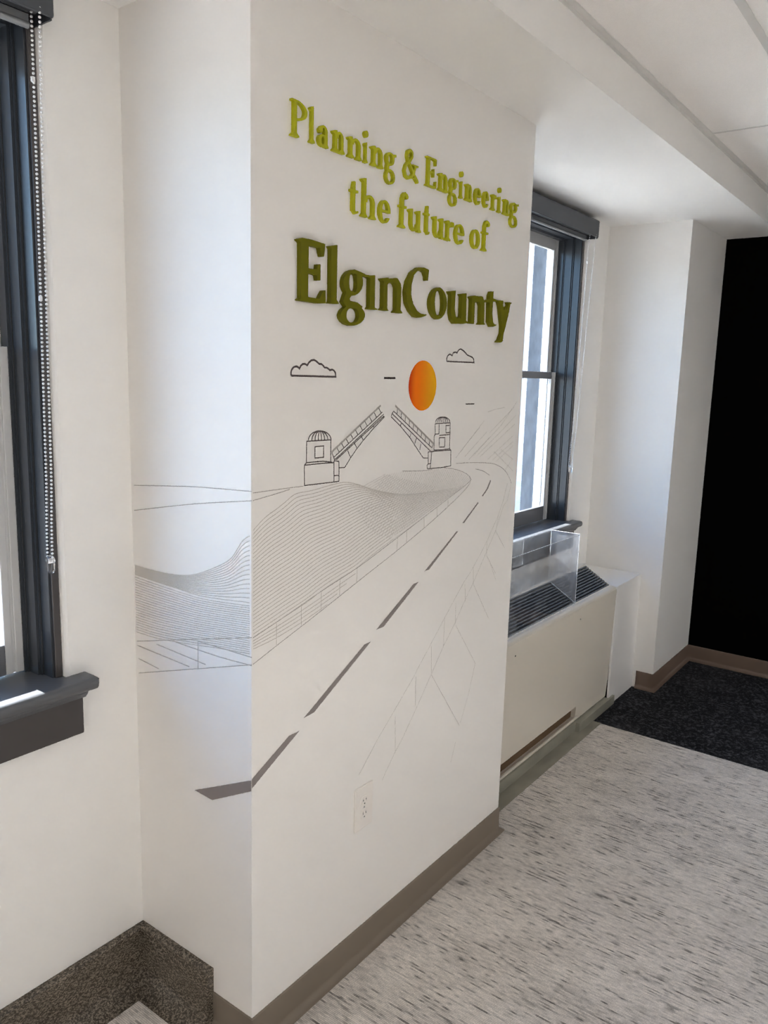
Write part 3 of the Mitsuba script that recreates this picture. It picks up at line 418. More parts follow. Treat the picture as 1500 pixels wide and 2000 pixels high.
DATA = json.loads(r'''{"cloud":[[0.1274,1.7208],[0.1273,1.7283],[0.13,1.735],[0.1369,1.7408],[0.1452,1.7425],[0.1523,1.7406],[0.156,1.7374],[0.1607,1.7442],[0.1678,1.7486],[0.1749,1.7492],[0.1831,1.7458],[0.1879,1.7517],[0.1966,1.7577],[0.2068,1.7594],[0.2157,1.7564],[0.2263,1.7502],[0.2338,1.7505],[0.2399,1.7473],[0.2461,1.7421],[0.2538,1.7423],[0.26,1.7399],[0.2663,1.736],[0.274,1.7382],[0.2819,1.7358],[0.2874,1.7305],[0.2892,1.7204],[0.1274,1.7208]],"cloud2":[[0.8034,1.7741],[0.8017,1.7825],[0.8074,1.7912],[0.8189,1.7958],[0.8317,1.792],[0.8381,1.8008],[0.85,1.8032],[0.8585,1.8007],[0.8662,1.809],[0.8781,1.8138],[0.8942,1.8102],[0.909,1.8035],[0.9211,1.7967],[0.9359,1.7943],[0.9508,1.7913],[0.9614,1.7849],[0.9641,1.7751],[0.8034,1.7741]],"dash":[[0.4909,1.7204],[0.5429,1.7207]],"dash2":[[0.9243,1.6458],[0.977,1.6455]],"tower":[[[0.1905,1.5669],[0.1914,1.5719],[0.1944,1.5766],[0.1992,1.5807],[0.2057,1.584],[0.2136,1.5864],[0.2224,1.5878],[0.2318,1.588],[0.2413,1.587],[0.2504,1.585],[0.2586,1.5819],[0.2656,1.5779],[0.2709,1.5732],[0.2742,1.5681],[0.2755,1.5628]],[[0.2023,1.5663],[0.2045,1.5751],[0.211,1.5823],[0.2209,1.5868],[0.2296,1.588]],[[0.2142,1.5658],[0.2154,1.5746],[0.2193,1.582],[0.2252,1.5867],[0.2305,1.588]],[[0.2262,1.5652],[0.2265,1.5741],[0.2277,1.5816],[0.2296,1.5865],[0.2314,1.5879]],[[0.2383,1.5646],[0.2377,1.5736],[0.2361,1.5813],[0.234,1.5863],[0.2322,1.5879]],[[0.2506,1.564],[0.2489,1.5731],[0.2446,1.5809],[0.2384,1.5861],[0.2331,1.5879]],[[0.263,1.5634],[0.2603,1.5726],[0.2532,1.5806],[0.2428,1.586],[0.2339,1.5878]],[[0.1839,1.5647],[0.2743,1.5637]],[[0.1839,1.5647],[0.184,1.5126]],[[0.2743,1.5637],[0.2751,1.509]],[[0.2143,1.5499],[0.2469,1.5501],[0.2475,1.5217],[0.2148,1.5218],[0.2143,1.5499]],[[0.184,1.5126],[0.2449,1.5121],[0.2804,1.5066]],[[0.1766,1.5068],[0.245,1.5067],[0.2876,1.5053]],[[0.184,1.5126],[0.1766,1.5068]],[[0.1766,1.5068],[0.1778,1.457],[0.2884,1.4556],[0.3089,1.4558]],[[0.2875,1.51],[0.2889,1.4555]],[[0.2875,1.51],[0.307,1.5071],[0.3089,1.4558]],[[0.2885,1.4718],[0.3079,1.4713]]],"tower2":[[[0.7541,1.5934],[0.7548,1.597],[0.7575,1.6003],[0.762,1.6032],[0.768,1.6055],[0.7754,1.6072],[0.7838,1.6082],[0.7927,1.6084],[0.8017,1.6078],[0.8104,1.6064],[0.8183,1.6042],[0.825,1.6015],[0.8301,1.5983],[0.8334,1.5947],[0.8348,1.591]],[[0.7653,1.5931],[0.7671,1.5993],[0.7731,1.6044],[0.7824,1.6076],[0.7907,1.6084]],[[0.7767,1.5928],[0.7776,1.599],[0.781,1.6042],[0.7865,1.6075],[0.7915,1.6084]],[[0.7881,1.5924],[0.7881,1.5987],[0.789,1.604],[0.7907,1.6074],[0.7923,1.6084]],[[0.7996,1.5921],[0.7987,1.5984],[0.797,1.6037],[0.7949,1.6073],[0.7931,1.6084]],[[0.8113,1.5917],[0.8094,1.5981],[0.8051,1.6035],[0.799,1.6072],[0.7939,1.6083]],[[0.823,1.5914],[0.8202,1.5978],[0.8132,1.6033],[0.8032,1.6071],[0.7947,1.6083]],[[0.7518,1.589],[0.8362,1.5895]],[[0.7518,1.589],[0.7545,1.5571],[0.749,1.553],[0.7514,1.5103]],[[0.8362,1.5895],[0.8377,1.5528],[0.8388,1.5092]],[[0.7544,1.5578],[0.775,1.5583]],[[0.7735,1.5857],[0.775,1.5583]],[[0.8355,1.5815],[0.8122,1.5818],[0.8144,1.5593],[0.8358,1.5599]],[[0.7767,1.5532],[0.8376,1.5535]],[[0.7771,1.5464],[0.8095,1.5453],[0.8102,1.5167],[0.7792,1.5177],[0.7771,1.5464]],[[0.7514,1.5103],[0.7946,1.5088],[0.8388,1.5092],[0.847,1.5048]],[[0.7198,1.5067],[0.768,1.5067],[0.847,1.5048],[0.8494,1.4557],[0.7985,1.4543],[0.7348,1.456],[0.7179,1.4566]],[[0.7198,1.5067],[0.7221,1.4709],[0.716,1.4663],[0.7179,1.4566]],[[0.7387,1.5056],[0.7347,1.4563]],[[0.7221,1.4716],[0.7351,1.4699]]],"span":[[[0.2849,1.518],[0.4878,1.6294]],[[0.2887,1.5115],[0.4936,1.6234]],[[0.2786,1.5324],[0.2899,1.5122]],[[0.3074,1.4904],[0.3309,1.4897],[0.3541,1.5134],[0.3802,1.536],[0.4056,1.5558],[0.4511,1.5874],[0.4968,1.6159],[0.4911,1.6185]],[[0.2959,1.5118],[0.4939,1.6176]],[[0.2974,1.5432],[0.3083,1.5305]],[[0.3155,1.5536],[0.3266,1.5406]],[[0.3339,1.564],[0.3452,1.5509]],[[0.3525,1.5747],[0.3641,1.5613]],[[0.3713,1.5854],[0.3831,1.5718]],[[0.3903,1.5963],[0.4025,1.5824]],[[0.4097,1.6074],[0.4221,1.5932]],[[0.4292,1.6186],[0.4419,1.6041]],[[0.449,1.6299],[0.462,1.6152]],[[0.4691,1.6414],[0.4824,1.6264]],[[0.3409,1.5335],[0.3541,1.5142]],[[0.3668,1.5528],[0.3802,1.5368]],[[0.3959,1.5692],[0.4064,1.5561]],[[0.4467,1.595],[0.4525,1.5879]]],"span_rail":[[[0.2786,1.5332],[0.4787,1.6469]]],"span2":[[[0.5387,1.6308],[0.7384,1.5178]],[[0.5323,1.6237],[0.7312,1.5089]],[[0.5282,1.6179],[0.5323,1.6237]],[[0.7467,1.5295],[0.7384,1.5178]],[[0.5271,1.616],[0.5739,1.5881],[0.6216,1.5538],[0.6677,1.5133],[0.6941,1.4906],[0.721,1.4888]],[[0.5387,1.6308],[0.5323,1.6237]],[[0.557,1.6393],[0.5554,1.6213]],[[0.5769,1.6278],[0.5753,1.6101]],[[0.597,1.6162],[0.5954,1.5987]],[[0.6175,1.6043],[0.6159,1.5871]],[[0.6383,1.5923],[0.6367,1.5754]],[[0.6595,1.58],[0.6578,1.5634]],[[0.681,1.5675],[0.6793,1.5512]],[[0.7029,1.5549],[0.7012,1.5389]],[[0.7252,1.542],[0.7234,1.5263]],[[0.5781,1.596],[0.5727,1.5882]],[[0.6269,1.5652],[0.6215,1.5551]],[[0.6556,1.5508],[0.6468,1.5347]],[[0.6801,1.5343],[0.6738,1.5151]]],"span_rail2":[[[0.5458,1.6458],[0.7467,1.5302]]],"road_dash":[[[1.106,1.3882],[1.1131,1.3859],[1.0946,1.3598],[1.0613,1.3366],[1.0544,1.3393],[1.0857,1.3607]],[[1.0286,1.3201],[1.0354,1.318],[0.946,1.2614],[0.936,1.2634]],[[0.9006,1.2397],[0.9116,1.2394],[0.749,1.1424],[0.7245,1.1413]],[[0.6669,1.1129],[0.6924,1.1135],[0.5202,1.0141],[0.4853,1.0142]],[[0.432,0.9842],[0.4612,0.985],[0.2231,0.8533],[0.183,0.8513]],[[0.1289,0.8225],[0.1679,0.8224],[0.0005,0.7334],[0.0005,0.7581]]],"road_dash_side":[[[0.2098,0.6555],[0.0005,0.7552],[0.0005,0.7264],[0.1422,0.6521]]],"edge":[[[0.0041,1.0476],[0.1096,1.0815],[0.2508,1.125],[0.3915,1.1713],[0.4935,1.2034],[0.5256,1.2135],[0.597,1.2367],[0.7342,1.2841],[0.8604,1.3338],[0.9597,1.3778],[0.9827,1.4017],[0.9495,1.4239],[0.8753,1.444],[0.8054,1.4534]],[[0.0042,1.1134],[0.1259,1.1435],[0.246,1.177],[0.3943,1.2108],[0.51,1.2476],[0.6195,1.2819],[0.732,1.318],[0.8528,1.3567],[0.9466,1.3855],[0.9795,1.402]],[[0.8799,1.4609],[0.9841,1.4567],[1.1028,1.4466],[1.1521,1.4363],[1.2038,1.417],[1.2437,1.3858],[1.2612,1.3631]],[[1.0052,1.434],[1.0582,1.4233],[1.1002,1.4049]],[[0.5901,1.4598],[0.6915,1.4523],[0.7447,1.4526]],[[0.0048,1.4561],[0.1066,1.4564],[0.1734,1.4558]],[[0.0047,1.4385],[0.0747,1.446],[0.1263,1.4527]]],"post":[[[0.246,1.177],[0.2452,1.1263]],[[0.3202,1.1931],[0.3193,1.1502]],[[0.3921,1.2139],[0.3914,1.1727]],[[0.1705,1.158],[0.1713,1.1044]],[[0.0827,1.1318],[0.083,1.075]],[[0.6221,1.281],[0.6214,1.2477]],[[0.7109,1.3115],[0.712,1.278]],[[0.7803,1.3336],[0.7825,1.3024]],[[0.8414,1.3532],[0.8435,1.3263]],[[0.5757,1.2678],[0.5752,1.2314]]],"side_edge":[[[0.4314,1.4292],[0.2825,1.4434],[0.1754,1.4521],[-0.0032,1.4603]],[[0.4343,1.3629],[0.292,1.3908],[0.1762,1.4122],[-0.0032,1.4392]],[[0.4371,1.0063],[0.2615,1.0505],[0.1076,1.0882],[-0.0026,1.1158]],[[0.4319,0.918],[0.2636,0.9688],[-0.0025,1.0488]],[[0.1885,1.0649],[0.19,0.9887]],[[0.4367,0.9955],[0.2232,0.988]],[[0.3533,1.0176],[0.1608,1.0089]],[[0.286,1.0413],[0.1081,1.0402],[-0.0025,1.0467]],[[0.4315,0.9593],[0.347,0.9515]],[[0.1904,1.0631],[-0.0025,1.0669]]],"truss":[[[1.2313,1.3658],[1.2085,1.3084],[1.1779,1.2594],[1.1274,1.2033],[1.1026,1.1757],[1.0654,1.1401],[0.9982,1.0834],[0.9651,1.0621],[0.9033,1.0099],[0.8543,0.9662],[0.8012,0.9186],[0.7191,0.8462],[0.6791,0.8088],[0.5779,0.7291],[0.5068,0.6742],[0.4388,0.6114],[0.4197,0.5962]],[[1.2612,1.3631],[1.2381,1.3052],[1.2108,1.287],[1.1622,1.2053],[1.075,1.1046],[1.0227,1.0443],[0.9711,0.992],[0.9157,0.929],[0.8501,0.8674],[0.803,0.8127],[0.7028,0.7005],[0.6325,0.6276],[0.5953,0.5967],[0.5338,0.5322]],[[1.0208,1.101],[1.0263,1.0402]],[[0.9691,1.0515],[0.9774,0.9906]],[[0.9162,0.9974],[0.919,0.9249]],[[0.8514,0.9669],[0.8501,0.8674]],[[0.7786,0.8865],[0.7847,0.7956]],[[1.0263,1.0402],[1.142,0.8956]],[[0.9223,0.9209],[1.0658,0.7475]],[[1.1357,1.094],[1.1841,1.0229]],[[0.6963,0.8106],[0.699,0.7159]],[[0.5922,0.7141],[0.5981,0.5956]],[[0.7838,0.7915],[0.9746,0.5513]],[[1.0641,0.7469],[1.0293,0.6529],[0.9811,0.5567]],[[0.9291,0.4329],[0.9548,0.4966]],[[1.1061,1.1751],[1.1074,1.1262]],[[1.1622,1.2053],[1.235,1.1338]],[[1.1074,1.1262],[1.1784,1.0498]],[[1.1779,1.2594],[1.163,1.1982]]],"hatch":[[[0.8776,1.4784],[0.9663,1.536],[1.0191,1.5691]],[[0.8931,1.4895],[1.0457,1.5896]],[[0.9306,1.4784],[1.0674,1.553]],[[0.9853,1.4784],[1.1668,1.5732],[1.2697,1.6498]],[[1.0066,1.4762],[1.1802,1.5579],[1.2671,1.6024]],[[1.0283,1.4721],[1.2011,1.5459],[1.2625,1.5721]],[[1.0803,1.4595],[1.2549,1.5323]],[[1.1143,1.4554],[1.2573,1.5111]],[[1.0683,1.6177],[1.1155,1.6258],[1.1838,1.6312]],[[1.1378,1.4482],[1.255,1.4959]],[[1.2079,1.4127],[1.2565,1.4476]],[[1.2297,1.3975],[1.2572,1.3699]],[[1.1226,1.4845],[1.2695,1.4059]],[[1.1681,1.4893],[1.2647,1.4471]],[[1.0862,1.5486],[1.2515,1.6311]],[[0.9586,1.4678],[1.0877,1.534]]],"hill":[[[0.0055,1.3694],[0.043,1.3956],[0.0851,1.4111],[0.1162,1.4261],[0.1391,1.4385],[0.1607,1.4413],[0.209,1.4415],[0.2631,1.4479],[0.3032,1.4508],[0.3362,1.4518],[0.39,1.4401],[0.4235,1.4286],[0.4583,1.4111],[0.4942,1.3888]],[[0.0051,1.1127],[0.0658,1.1279],[0.1259,1.1434],[0.1928,1.1588],[0.2451,1.1774],[0.312,1.1943],[0.3934,1.2115],[0.4424,1.2316],[0.524,1.2579],[0.6182,1.2831],[0.732,1.3176],[0.8571,1.3577],[0.9325,1.383]]],"verge":[[[0.0051,1.1052],[0.1188,1.1281],[0.2316,1.1558],[0.385,1.1973]],[[0.0051,1.0851],[0.0834,1.0926],[0.1744,1.1109],[0.2721,1.1361]]],"field":[[[0.5077,1.4563],[0.5883,1.4585],[0.7067,1.4521],[0.8143,1.4516],[0.9128,1.4309],[0.9723,1.4061]],[[0.3926,1.3652],[0.4488,1.3012],[0.5356,1.271],[0.6356,1.299],[0.7704,1.3351],[0.8869,1.3677]]],"cross":[[[0.4013,1.4307],[0.5077,1.4578]],[[0.6083,1.3238],[0.766,1.3988]]],"side_top":[[[0.4362,1.216],[0.3632,1.2145],[0.277,1.2173],[0.2178,1.2257],[0.1719,1.2407],[0.1199,1.2636],[0.0697,1.2893],[0.0486,1.3148],[0.0279,1.3446],[-0.0031,1.3611]],[[0.4373,1.1907],[0.3391,1.1861],[0.2344,1.1839],[0.1881,1.1808],[0.1064,1.1875],[0.0495,1.1935],[0.0286,1.1964],[-0.0027,1.1988]]],"side_low":[[[0.4376,1.1837],[0.3394,1.1793],[0.2345,1.1759],[0.1883,1.1743],[0.1065,1.1799],[-0.0027,1.1914]],[[0.4374,1.0326],[0.3443,1.0336],[0.2218,1.0479],[0.1079,1.0637],[-0.0025,1.0745]]],"logo":{"E":[[[0.1355,2.0248],[0.1347,2.0262],[0.1355,2.0275],[0.1492,2.0317],[0.1816,2.032],[0.2286,2.0289],[0.2271,2.0142],[0.2246,2.0005],[0.2235,1.9995],[0.2175,1.9987],[0.2163,1.9993],[0.2095,2.0178],[0.172,2.018],[0.1705,2.017],[0.1708,1.9674],[0.1722,1.9666],[0.1806,1.9675],[0.1826,1.9666],[0.2007,1.9686],[0.2017,1.9697],[0.2036,1.9799],[0.2117,1.9809],[0.2125,1.9796],[0.2127,1.9454],[0.2115,1.9439],[0.2034,1.9434],[0.2001,1.954],[0.1991,1.9548],[0.1813,1.9561],[0.1699,1.9557],[0.1702,1.904],[0.1717,1.9025],[0.2103,1.9017],[0.2171,1.9128],[0.2253,1.9226],[0.2303,1.9235],[0.2315,1.9221],[0.2326,1.8945],[0.232,1.8933],[0.2063,1.8912],[0.1388,1.8922],[0.1389,1.8942],[0.1459,1.8986],[0.1445,2.0194],[0.1438,2.0206]]],"l":[[[0.2508,2.0208],[0.2455,2.0261],[0.2465,2.0274],[0.2713,2.0331],[0.273,2.032],[0.2734,1.9053],[0.2815,1.8982],[0.2817,1.8968],[0.2806,1.8959],[0.2497,1.895],[0.2482,1.8961],[0.252,1.9024]]],"g":[[[0.2891,1.8689],[0.2897,1.8733],[0.2944,1.881],[0.2987,1.8848],[0.3095,1.8918],[0.309,1.8931],[0.2973,1.9023],[0.3091,1.9263],[0.3024,1.9335],[0.2997,1.9377],[0.2972,1.9473],[0.2991,1.9575],[0.3051,1.9671],[0.3144,1.9751],[0.3204,1.9785],[0.3333,1.9831],[0.3404,1.9844],[0.3746,1.9799],[0.3901,1.9766],[0.3902,1.9732],[0.3892,1.972],[0.3727,1.9712],[0.3714,1.9704],[0.3747,1.9619],[0.375,1.9518],[0.3709,1.9416],[0.3627,1.9325],[0.3572,1.9285],[0.3448,1.9227],[0.3296,1.9196],[0.3231,1.9128],[0.3254,1.9077],[0.3539,1.906],[0.3741,1.8982],[0.3746,1.8965],[0.3724,1.8948],[0.3724,1.8932],[0.3795,1.8888],[0.383,1.8853],[0.3852,1.8814],[0.386,1.8775],[0.3854,1.8729],[0.3803,1.8649],[0.3701,1.8574],[0.3563,1.8517],[0.34,1.8481],[0.3303,1.8472],[0.3114,1.8501],[0.2996,1.8549],[0.2919,1.8614],[0.2898,1.8652]],[[0.3351,1.8559],[0.3426,1.8552],[0.3489,1.8566],[0.3563,1.8613],[0.3598,1.8661],[0.3616,1.8718],[0.3614,1.8775],[0.3578,1.8847],[0.3532,1.8885],[0.3449,1.891],[0.3272,1.8905],[0.3189,1.8867],[0.3132,1.88],[0.3113,1.8715],[0.3124,1.8663],[0.3153,1.8615],[0.3197,1.8579],[0.325,1.8557],[0.331,1.8552]],[[0.3398,1.9742],[0.3355,1.9718],[0.3312,1.9746],[0.3267,1.9734],[0.3237,1.9696],[0.3209,1.9613],[0.3201,1.9511],[0.3216,1.941],[0.3249,1.9334],[0.3295,1.9298],[0.3326,1.9301],[0.3364,1.9327],[0.341,1.9298],[0.3445,1.9302],[0.3487,1.9347],[0.3515,1.943],[0.3521,1.9568],[0.3488,1.9688],[0.346,1.9728],[0.343,1.9746]]],"i":[[[0.3853,1.9758],[0.3866,1.9774],[0.3909,1.9768],[0.3969,1.9777],[0.4031,1.9768],[0.4231,1.9802],[0.4246,1.9796],[0.4261,1.9],[0.4272,1.8987],[0.4371,1.8972],[0.438,1.8959],[0.4372,1.8945],[0.401,1.8934],[0.3997,1.8941],[0.3998,1.8958],[0.4049,1.8999],[0.404,1.9693],[0.4029,1.9704],[0.3863,1.9736]]],"n":[[[0.4528,1.9727],[0.4521,1.9742],[0.4531,1.9755],[0.4812,1.9807],[0.4826,1.9801],[0.4842,1.9765],[0.4944,1.9802],[0.4956,1.9795],[0.4965,1.9768],[0.4979,1.9764],[0.5156,1.9836],[0.5227,1.9831],[0.5378,1.9714],[0.5414,1.9607],[0.5407,1.9024],[0.5491,1.8963],[0.5492,1.8943],[0.5145,1.8936],[0.5132,1.8943],[0.5135,1.8963],[0.5209,1.9011],[0.5192,1.959],[0.5121,1.968],[0.5005,1.9698],[0.4976,1.9684],[0.4871,1.9698],[0.4788,1.9624],[0.4802,1.9009],[0.4848,1.8979],[0.4851,1.8961],[0.4837,1.8954],[0.4567,1.8958],[0.4566,1.8979],[0.4628,1.9026],[0.4617,1.967],[0.4611,1.9683]]],"C":[[[0.5632,1.9522],[0.5704,1.9811],[0.5903,2.007],[0.6207,2.0234],[0.6483,2.0259],[0.6723,2.0221],[0.6679,1.9928],[0.6629,1.9921],[0.6616,1.9928],[0.6587,2.0039],[0.6511,2.014],[0.6354,2.0174],[0.6315,2.0154],[0.6212,2.0174],[0.5996,2.0009],[0.5889,1.9735],[0.5885,1.9477],[0.599,1.9245],[0.62,1.9065],[0.6425,1.8994],[0.6513,1.9009],[0.6565,1.8994],[0.6658,1.901],[0.6672,1.8999],[0.6665,1.8982],[0.6593,1.895],[0.6327,1.8888],[0.6122,1.8896],[0.5883,1.9029],[0.5698,1.9229]]],"o":[[[0.6849,1.9318],[0.6851,1.9389],[0.6864,1.946],[0.6925,1.9589],[0.6972,1.9648],[0.7093,1.9743],[0.7163,1.9777],[0.7298,1.9811],[0.7404,1.9788],[0.7475,1.9758],[0.754,1.9718],[0.7597,1.9668],[0.7644,1.9611],[0.768,1.9547],[0.7705,1.9478],[0.7717,1.9407],[0.7716,1.9334],[0.7701,1.926],[0.7675,1.9192],[0.7638,1.9128],[0.7588,1.9067],[0.7529,1.9015],[0.7462,1.8972],[0.7389,1.8939],[0.7268,1.891],[0.7147,1.8938],[0.7078,1.8971],[0.6961,1.9062],[0.6916,1.912],[0.6882,1.9183]],[[0.7326,1.9727],[0.7283,1.9701],[0.7233,1.9731],[0.7203,1.9733],[0.7157,1.9711],[0.7118,1.9657],[0.7078,1.9522],[0.7071,1.9414],[0.7079,1.93],[0.7118,1.9146],[0.7183,1.904],[0.7234,1.9009],[0.7281,1.9012],[0.7322,1.904],[0.7374,1.901],[0.7403,1.9007],[0.7448,1.9027],[0.7472,1.9052],[0.7521,1.9166],[0.7537,1.9272],[0.753,1.9443],[0.7491,1.9596],[0.7427,1.97],[0.7399,1.9722],[0.7354,1.9734]]],"u":[[[0.7849,1.9728],[0.7843,1.9744],[0.7854,1.9755],[0.8171,1.9805],[0.8184,1.98],[0.8167,1.9574],[0.8164,1.927],[0.8243,1.9067],[0.8361,1.901],[0.8376,1.9015],[0.8385,1.9051],[0.8398,1.906],[0.8519,1.901],[0.8532,1.9021],[0.8558,1.9168],[0.8545,1.9669],[0.8537,1.9682],[0.8478,1.971],[0.8473,1.9727],[0.8484,1.9737],[0.88,1.9791],[0.8839,1.8992],[0.8847,1.898],[0.8937,1.8946],[0.8942,1.8925],[0.8662,1.8878],[0.8631,1.8903],[0.8507,1.8874],[0.8475,1.8903],[0.8271,1.8853],[0.8197,1.8852],[0.8034,1.895],[0.7944,1.9146],[0.7949,1.9654]]],"nn":[[[0.906,1.9692],[0.9052,1.9706],[0.9062,1.9719],[0.932,1.9775],[0.9363,1.9747],[0.9482,1.9776],[0.9528,1.9747],[0.9698,1.9789],[0.9803,1.9772],[0.9903,1.9632],[0.994,1.8992],[0.9995,1.8959],[0.9997,1.8939],[0.9651,1.8923],[0.9651,1.8943],[0.9718,1.8991],[0.9694,1.9503],[0.9608,1.9594],[0.9497,1.9616],[0.9486,1.9608],[0.948,1.9585],[0.9467,1.9579],[0.9446,1.9594],[0.9337,1.9616],[0.9322,1.9601],[0.9323,1.8955],[0.9331,1.8929],[0.9317,1.8919],[0.9096,1.8919],[0.9093,1.894],[0.9138,1.8975],[0.9137,1.964],[0.913,1.9652]]],"t":[[[1.0031,1.9679],[1.0041,1.9695],[1.0227,1.9745],[1.0223,1.9849],[1.0312,1.9992],[1.045,2.0002],[1.0445,1.9787],[1.0638,1.9777],[1.0651,1.9761],[1.0639,1.9714],[1.0613,1.97],[1.0461,1.9706],[1.0448,1.9697],[1.0434,1.9321],[1.0516,1.905],[1.0644,1.8977],[1.0726,1.9],[1.074,1.8991],[1.0738,1.8975],[1.0712,1.8953],[1.0495,1.8906],[1.0397,1.8909],[1.0253,1.904],[1.0225,1.9637],[1.0212,1.9647],[1.0058,1.9644],[1.0036,1.9653]]],"y":[[[1.0738,1.9734],[1.0728,1.9749],[1.0741,1.9763],[1.1124,1.9774],[1.1134,1.9759],[1.111,1.9635],[1.1189,1.9494],[1.1211,1.9494],[1.1279,1.9601],[1.1292,1.9607],[1.1303,1.9601],[1.1363,1.9495],[1.1375,1.9489],[1.1388,1.9496],[1.1498,1.9674],[1.1495,1.9688],[1.1437,1.974],[1.1439,1.9761],[1.1683,1.9767],[1.1698,1.9757],[1.1692,1.974],[1.1609,1.9699],[1.1552,1.9462],[1.1354,1.8948],[1.124,1.8705],[1.1223,1.8497],[1.1101,1.8441],[1.0892,1.8439],[1.0877,1.845],[1.0884,1.8467],[1.0989,1.852],[1.1129,1.8738],[1.1136,1.8949],[1.0934,1.9556],[1.0838,1.9699]]]},"line1":[["P",0.115,0.1664],["l",0.1774,0.1915],["a",0.205,0.2401],["n",0.2547,0.2994],["n",0.3114,0.3651],["i",0.3776,0.3866],["n",0.4027,0.4544],["g",0.4639,0.5081],["&",0.5448,0.6124],["E",0.6497,0.6999],["n",0.7119,0.7614],["g",0.7701,0.8148],["i",0.8284,0.8411],["n",0.8573,0.8965],["e",0.9117,0.9484],["e",0.9628,0.9957],["r",1.0131,1.0418],["i",1.0568,1.0734],["n",1.0903,1.1294],["g",1.1391,1.1916]],"line2":[["t",0.3249,0.3561],["h",0.3668,0.4275],["e",0.4412,0.4891],["f",0.5282,0.5673],["u",0.5714,0.6318],["t",0.6481,0.6743],["u",0.6892,0.7482],["r",0.7569,0.8014],["e",0.8088,0.8601],["o",0.9014,0.9527],["f",0.9661,1.0095]]}''')
text_line('lettering', DATA['line1'], 2.2440, .0465, .0765, .0100, .0040, .030, 'lime green raised serif lettering reading Planning & Engineering on the pillar')
text_line('lettering_001', DATA['line2'], 2.1160, .0550, .0910, .0110, .0044, .030, 'lime green raised serif lettering reading the future of, second line')
for k_, nm in (('E', 'E'), ('l', 'l'), ('g', 'g'), ('i', 'i without a dot'), ('n', 'n'), ('C', 'C'), ('o', 'o'), ('u', 'u'), ('nn', 'n'), ('t', 't'), ('y', 'y')):
    rings = DATA['logo'][k_]
    k = put('lettering_002__letter', prism(Polygon(rings[0], rings[1:]), 'y', -.013, 0), 'm_olive', smooth=False); labels[k] = {'label': f'letter {nm}'}
tag('lettering_002', 'large dark olive raised serif lettering reading ElginCounty', 'sign')

# ---------------------------------------------------------------- the printed mural, thin vinyl on both faces of the pillar
def ribbon(lines, w, face='front', lift=.0006):
    V, F = [], []
    for ln in lines:
        a = np.asarray(ln, float)
        if len(a) < 2: continue
        keep = np.r_[True, np.linalg.norm(np.diff(a, axis=0), axis=1) > 1e-5]; a = a[keep]
        if len(a) < 2: continue
        dd = np.diff(a, axis=0); dd /= np.linalg.norm(dd, axis=1, keepdims=True); nn = np.c_[-dd[:, 1], dd[:, 0]]
        off = np.vstack([nn[:1], [(p+q)/max(1+p@q, .4) for p, q in zip(nn[:-1], nn[1:])], nn[-1:]]) if len(nn) > 1 else np.vstack([nn, nn])
        i0 = len(V)
        for p, o in zip(a, off): V += [p+o*w/2, p-o*w/2]
        for i in range(len(a)-1):
            j = i0+2*i; F += [[j, j+1, j+3], [j, j+3, j+2]]
    V = np.array(V); V3 = np.c_[V[:, 0], np.full(len(V), -lift), V[:, 1]] if face == 'front' else np.c_[np.full(len(V), -lift), V[:, 0], V[:, 1]]
    return trimesh.Trimesh(V3, F, process=False)
def flat(poly, face='front', lift=.0006):
    v, f = trimesh.creation.triangulate_polygon(Polygon(poly) if not isinstance(poly, Polygon) else poly, engine='earcut')
    return trimesh.Trimesh(np.c_[v[:, 0], np.full(len(v), -lift), v[:, 1]] if face == 'front' else np.c_[np.full(len(v), -lift), v[:, 0], v[:, 1]], f, process=False)
def resample(ln, n):
    a = np.asarray(ln, float); s = np.r_[0, np.cumsum(np.linalg.norm(np.diff(a, axis=0), axis=1))]; u = np.linspace(0, s[-1], n)
    return np.c_[np.interp(u, s, a[:, 0]), np.interp(u, s, a[:, 1])]
def round_off(ln, it=2):
    a = np.asarray(ln, float)
    for _ in range(it):
        p, q = a[:-1], a[1:]; b = np.empty((2*len(p), 2)); b[0::2] = .75*p+.25*q; b[1::2] = .25*p+.75*q; a = np.vstack([a[:1], b, a[-1:]])
    return a
def family(pair, n, m=60):
    p, q = (resample(round_off(l), m) for l in pair); return [p+(q-p)*i/(n-1) for i in range(n)]
def clipx(lines, lo, hi):
    out = []
    for ln in lines:
        a = np.asarray(ln); a = a[(a[:, 0] > lo) & (a[:, 0] < hi)]
        if len(a) > 1: out.append(a)
    return out
mu = 'mural'
k = put(mu+'__sun_disc', flat(Point(.679, 1.701).buffer(.0715, 24)), 'm_sun'); labels[k] = {'label': 'round orange sun shading from red to gold'}
k = put(mu+'__cloud', ribbon([DATA['cloud']], .0045), 'm_ink'); labels[k] = {'label': 'larger cloud outline'}
k = put(mu+'__cloud', ribbon([DATA['cloud2']], .0040), 'm_ink'); labels[k] = {'label': 'smaller cloud outline right of the sun'}
k = put(mu+'__sky_dash', ribbon([DATA['dash']], .0050), 'm_ink_dark'); labels[k] = {'label': 'short black dash left of the sun'}
k = put(mu+'__sky_dash', ribbon([DATA['dash2']], .0040), 'm_ink'); labels[k] = {'label': 'short dash right of the sun'}
for a, lab in (('tower', 'left bridge tower with domed roof'), ('tower2', 'right bridge tower with domed roof')):
    k = put(mu+'__bridge_tower', ribbon(DATA[a], .0026), 'm_ink'); labels[k] = {'label': lab}
for a, lab in (('', 'raised left half of the lift bridge'), ('2', 'raised right half of the lift bridge')):
    k = put(mu+'__bridge_span', ribbon(DATA['span'+a], .0024), 'm_ink'); labels[k] = {'label': lab}
    put(k+'__rail', ribbon(DATA['span_rail'+a], .0052), 'm_ink_soft')
for q in DATA['road_dash']: put(mu+'__road_dash', flat(q), 'm_ink_road')
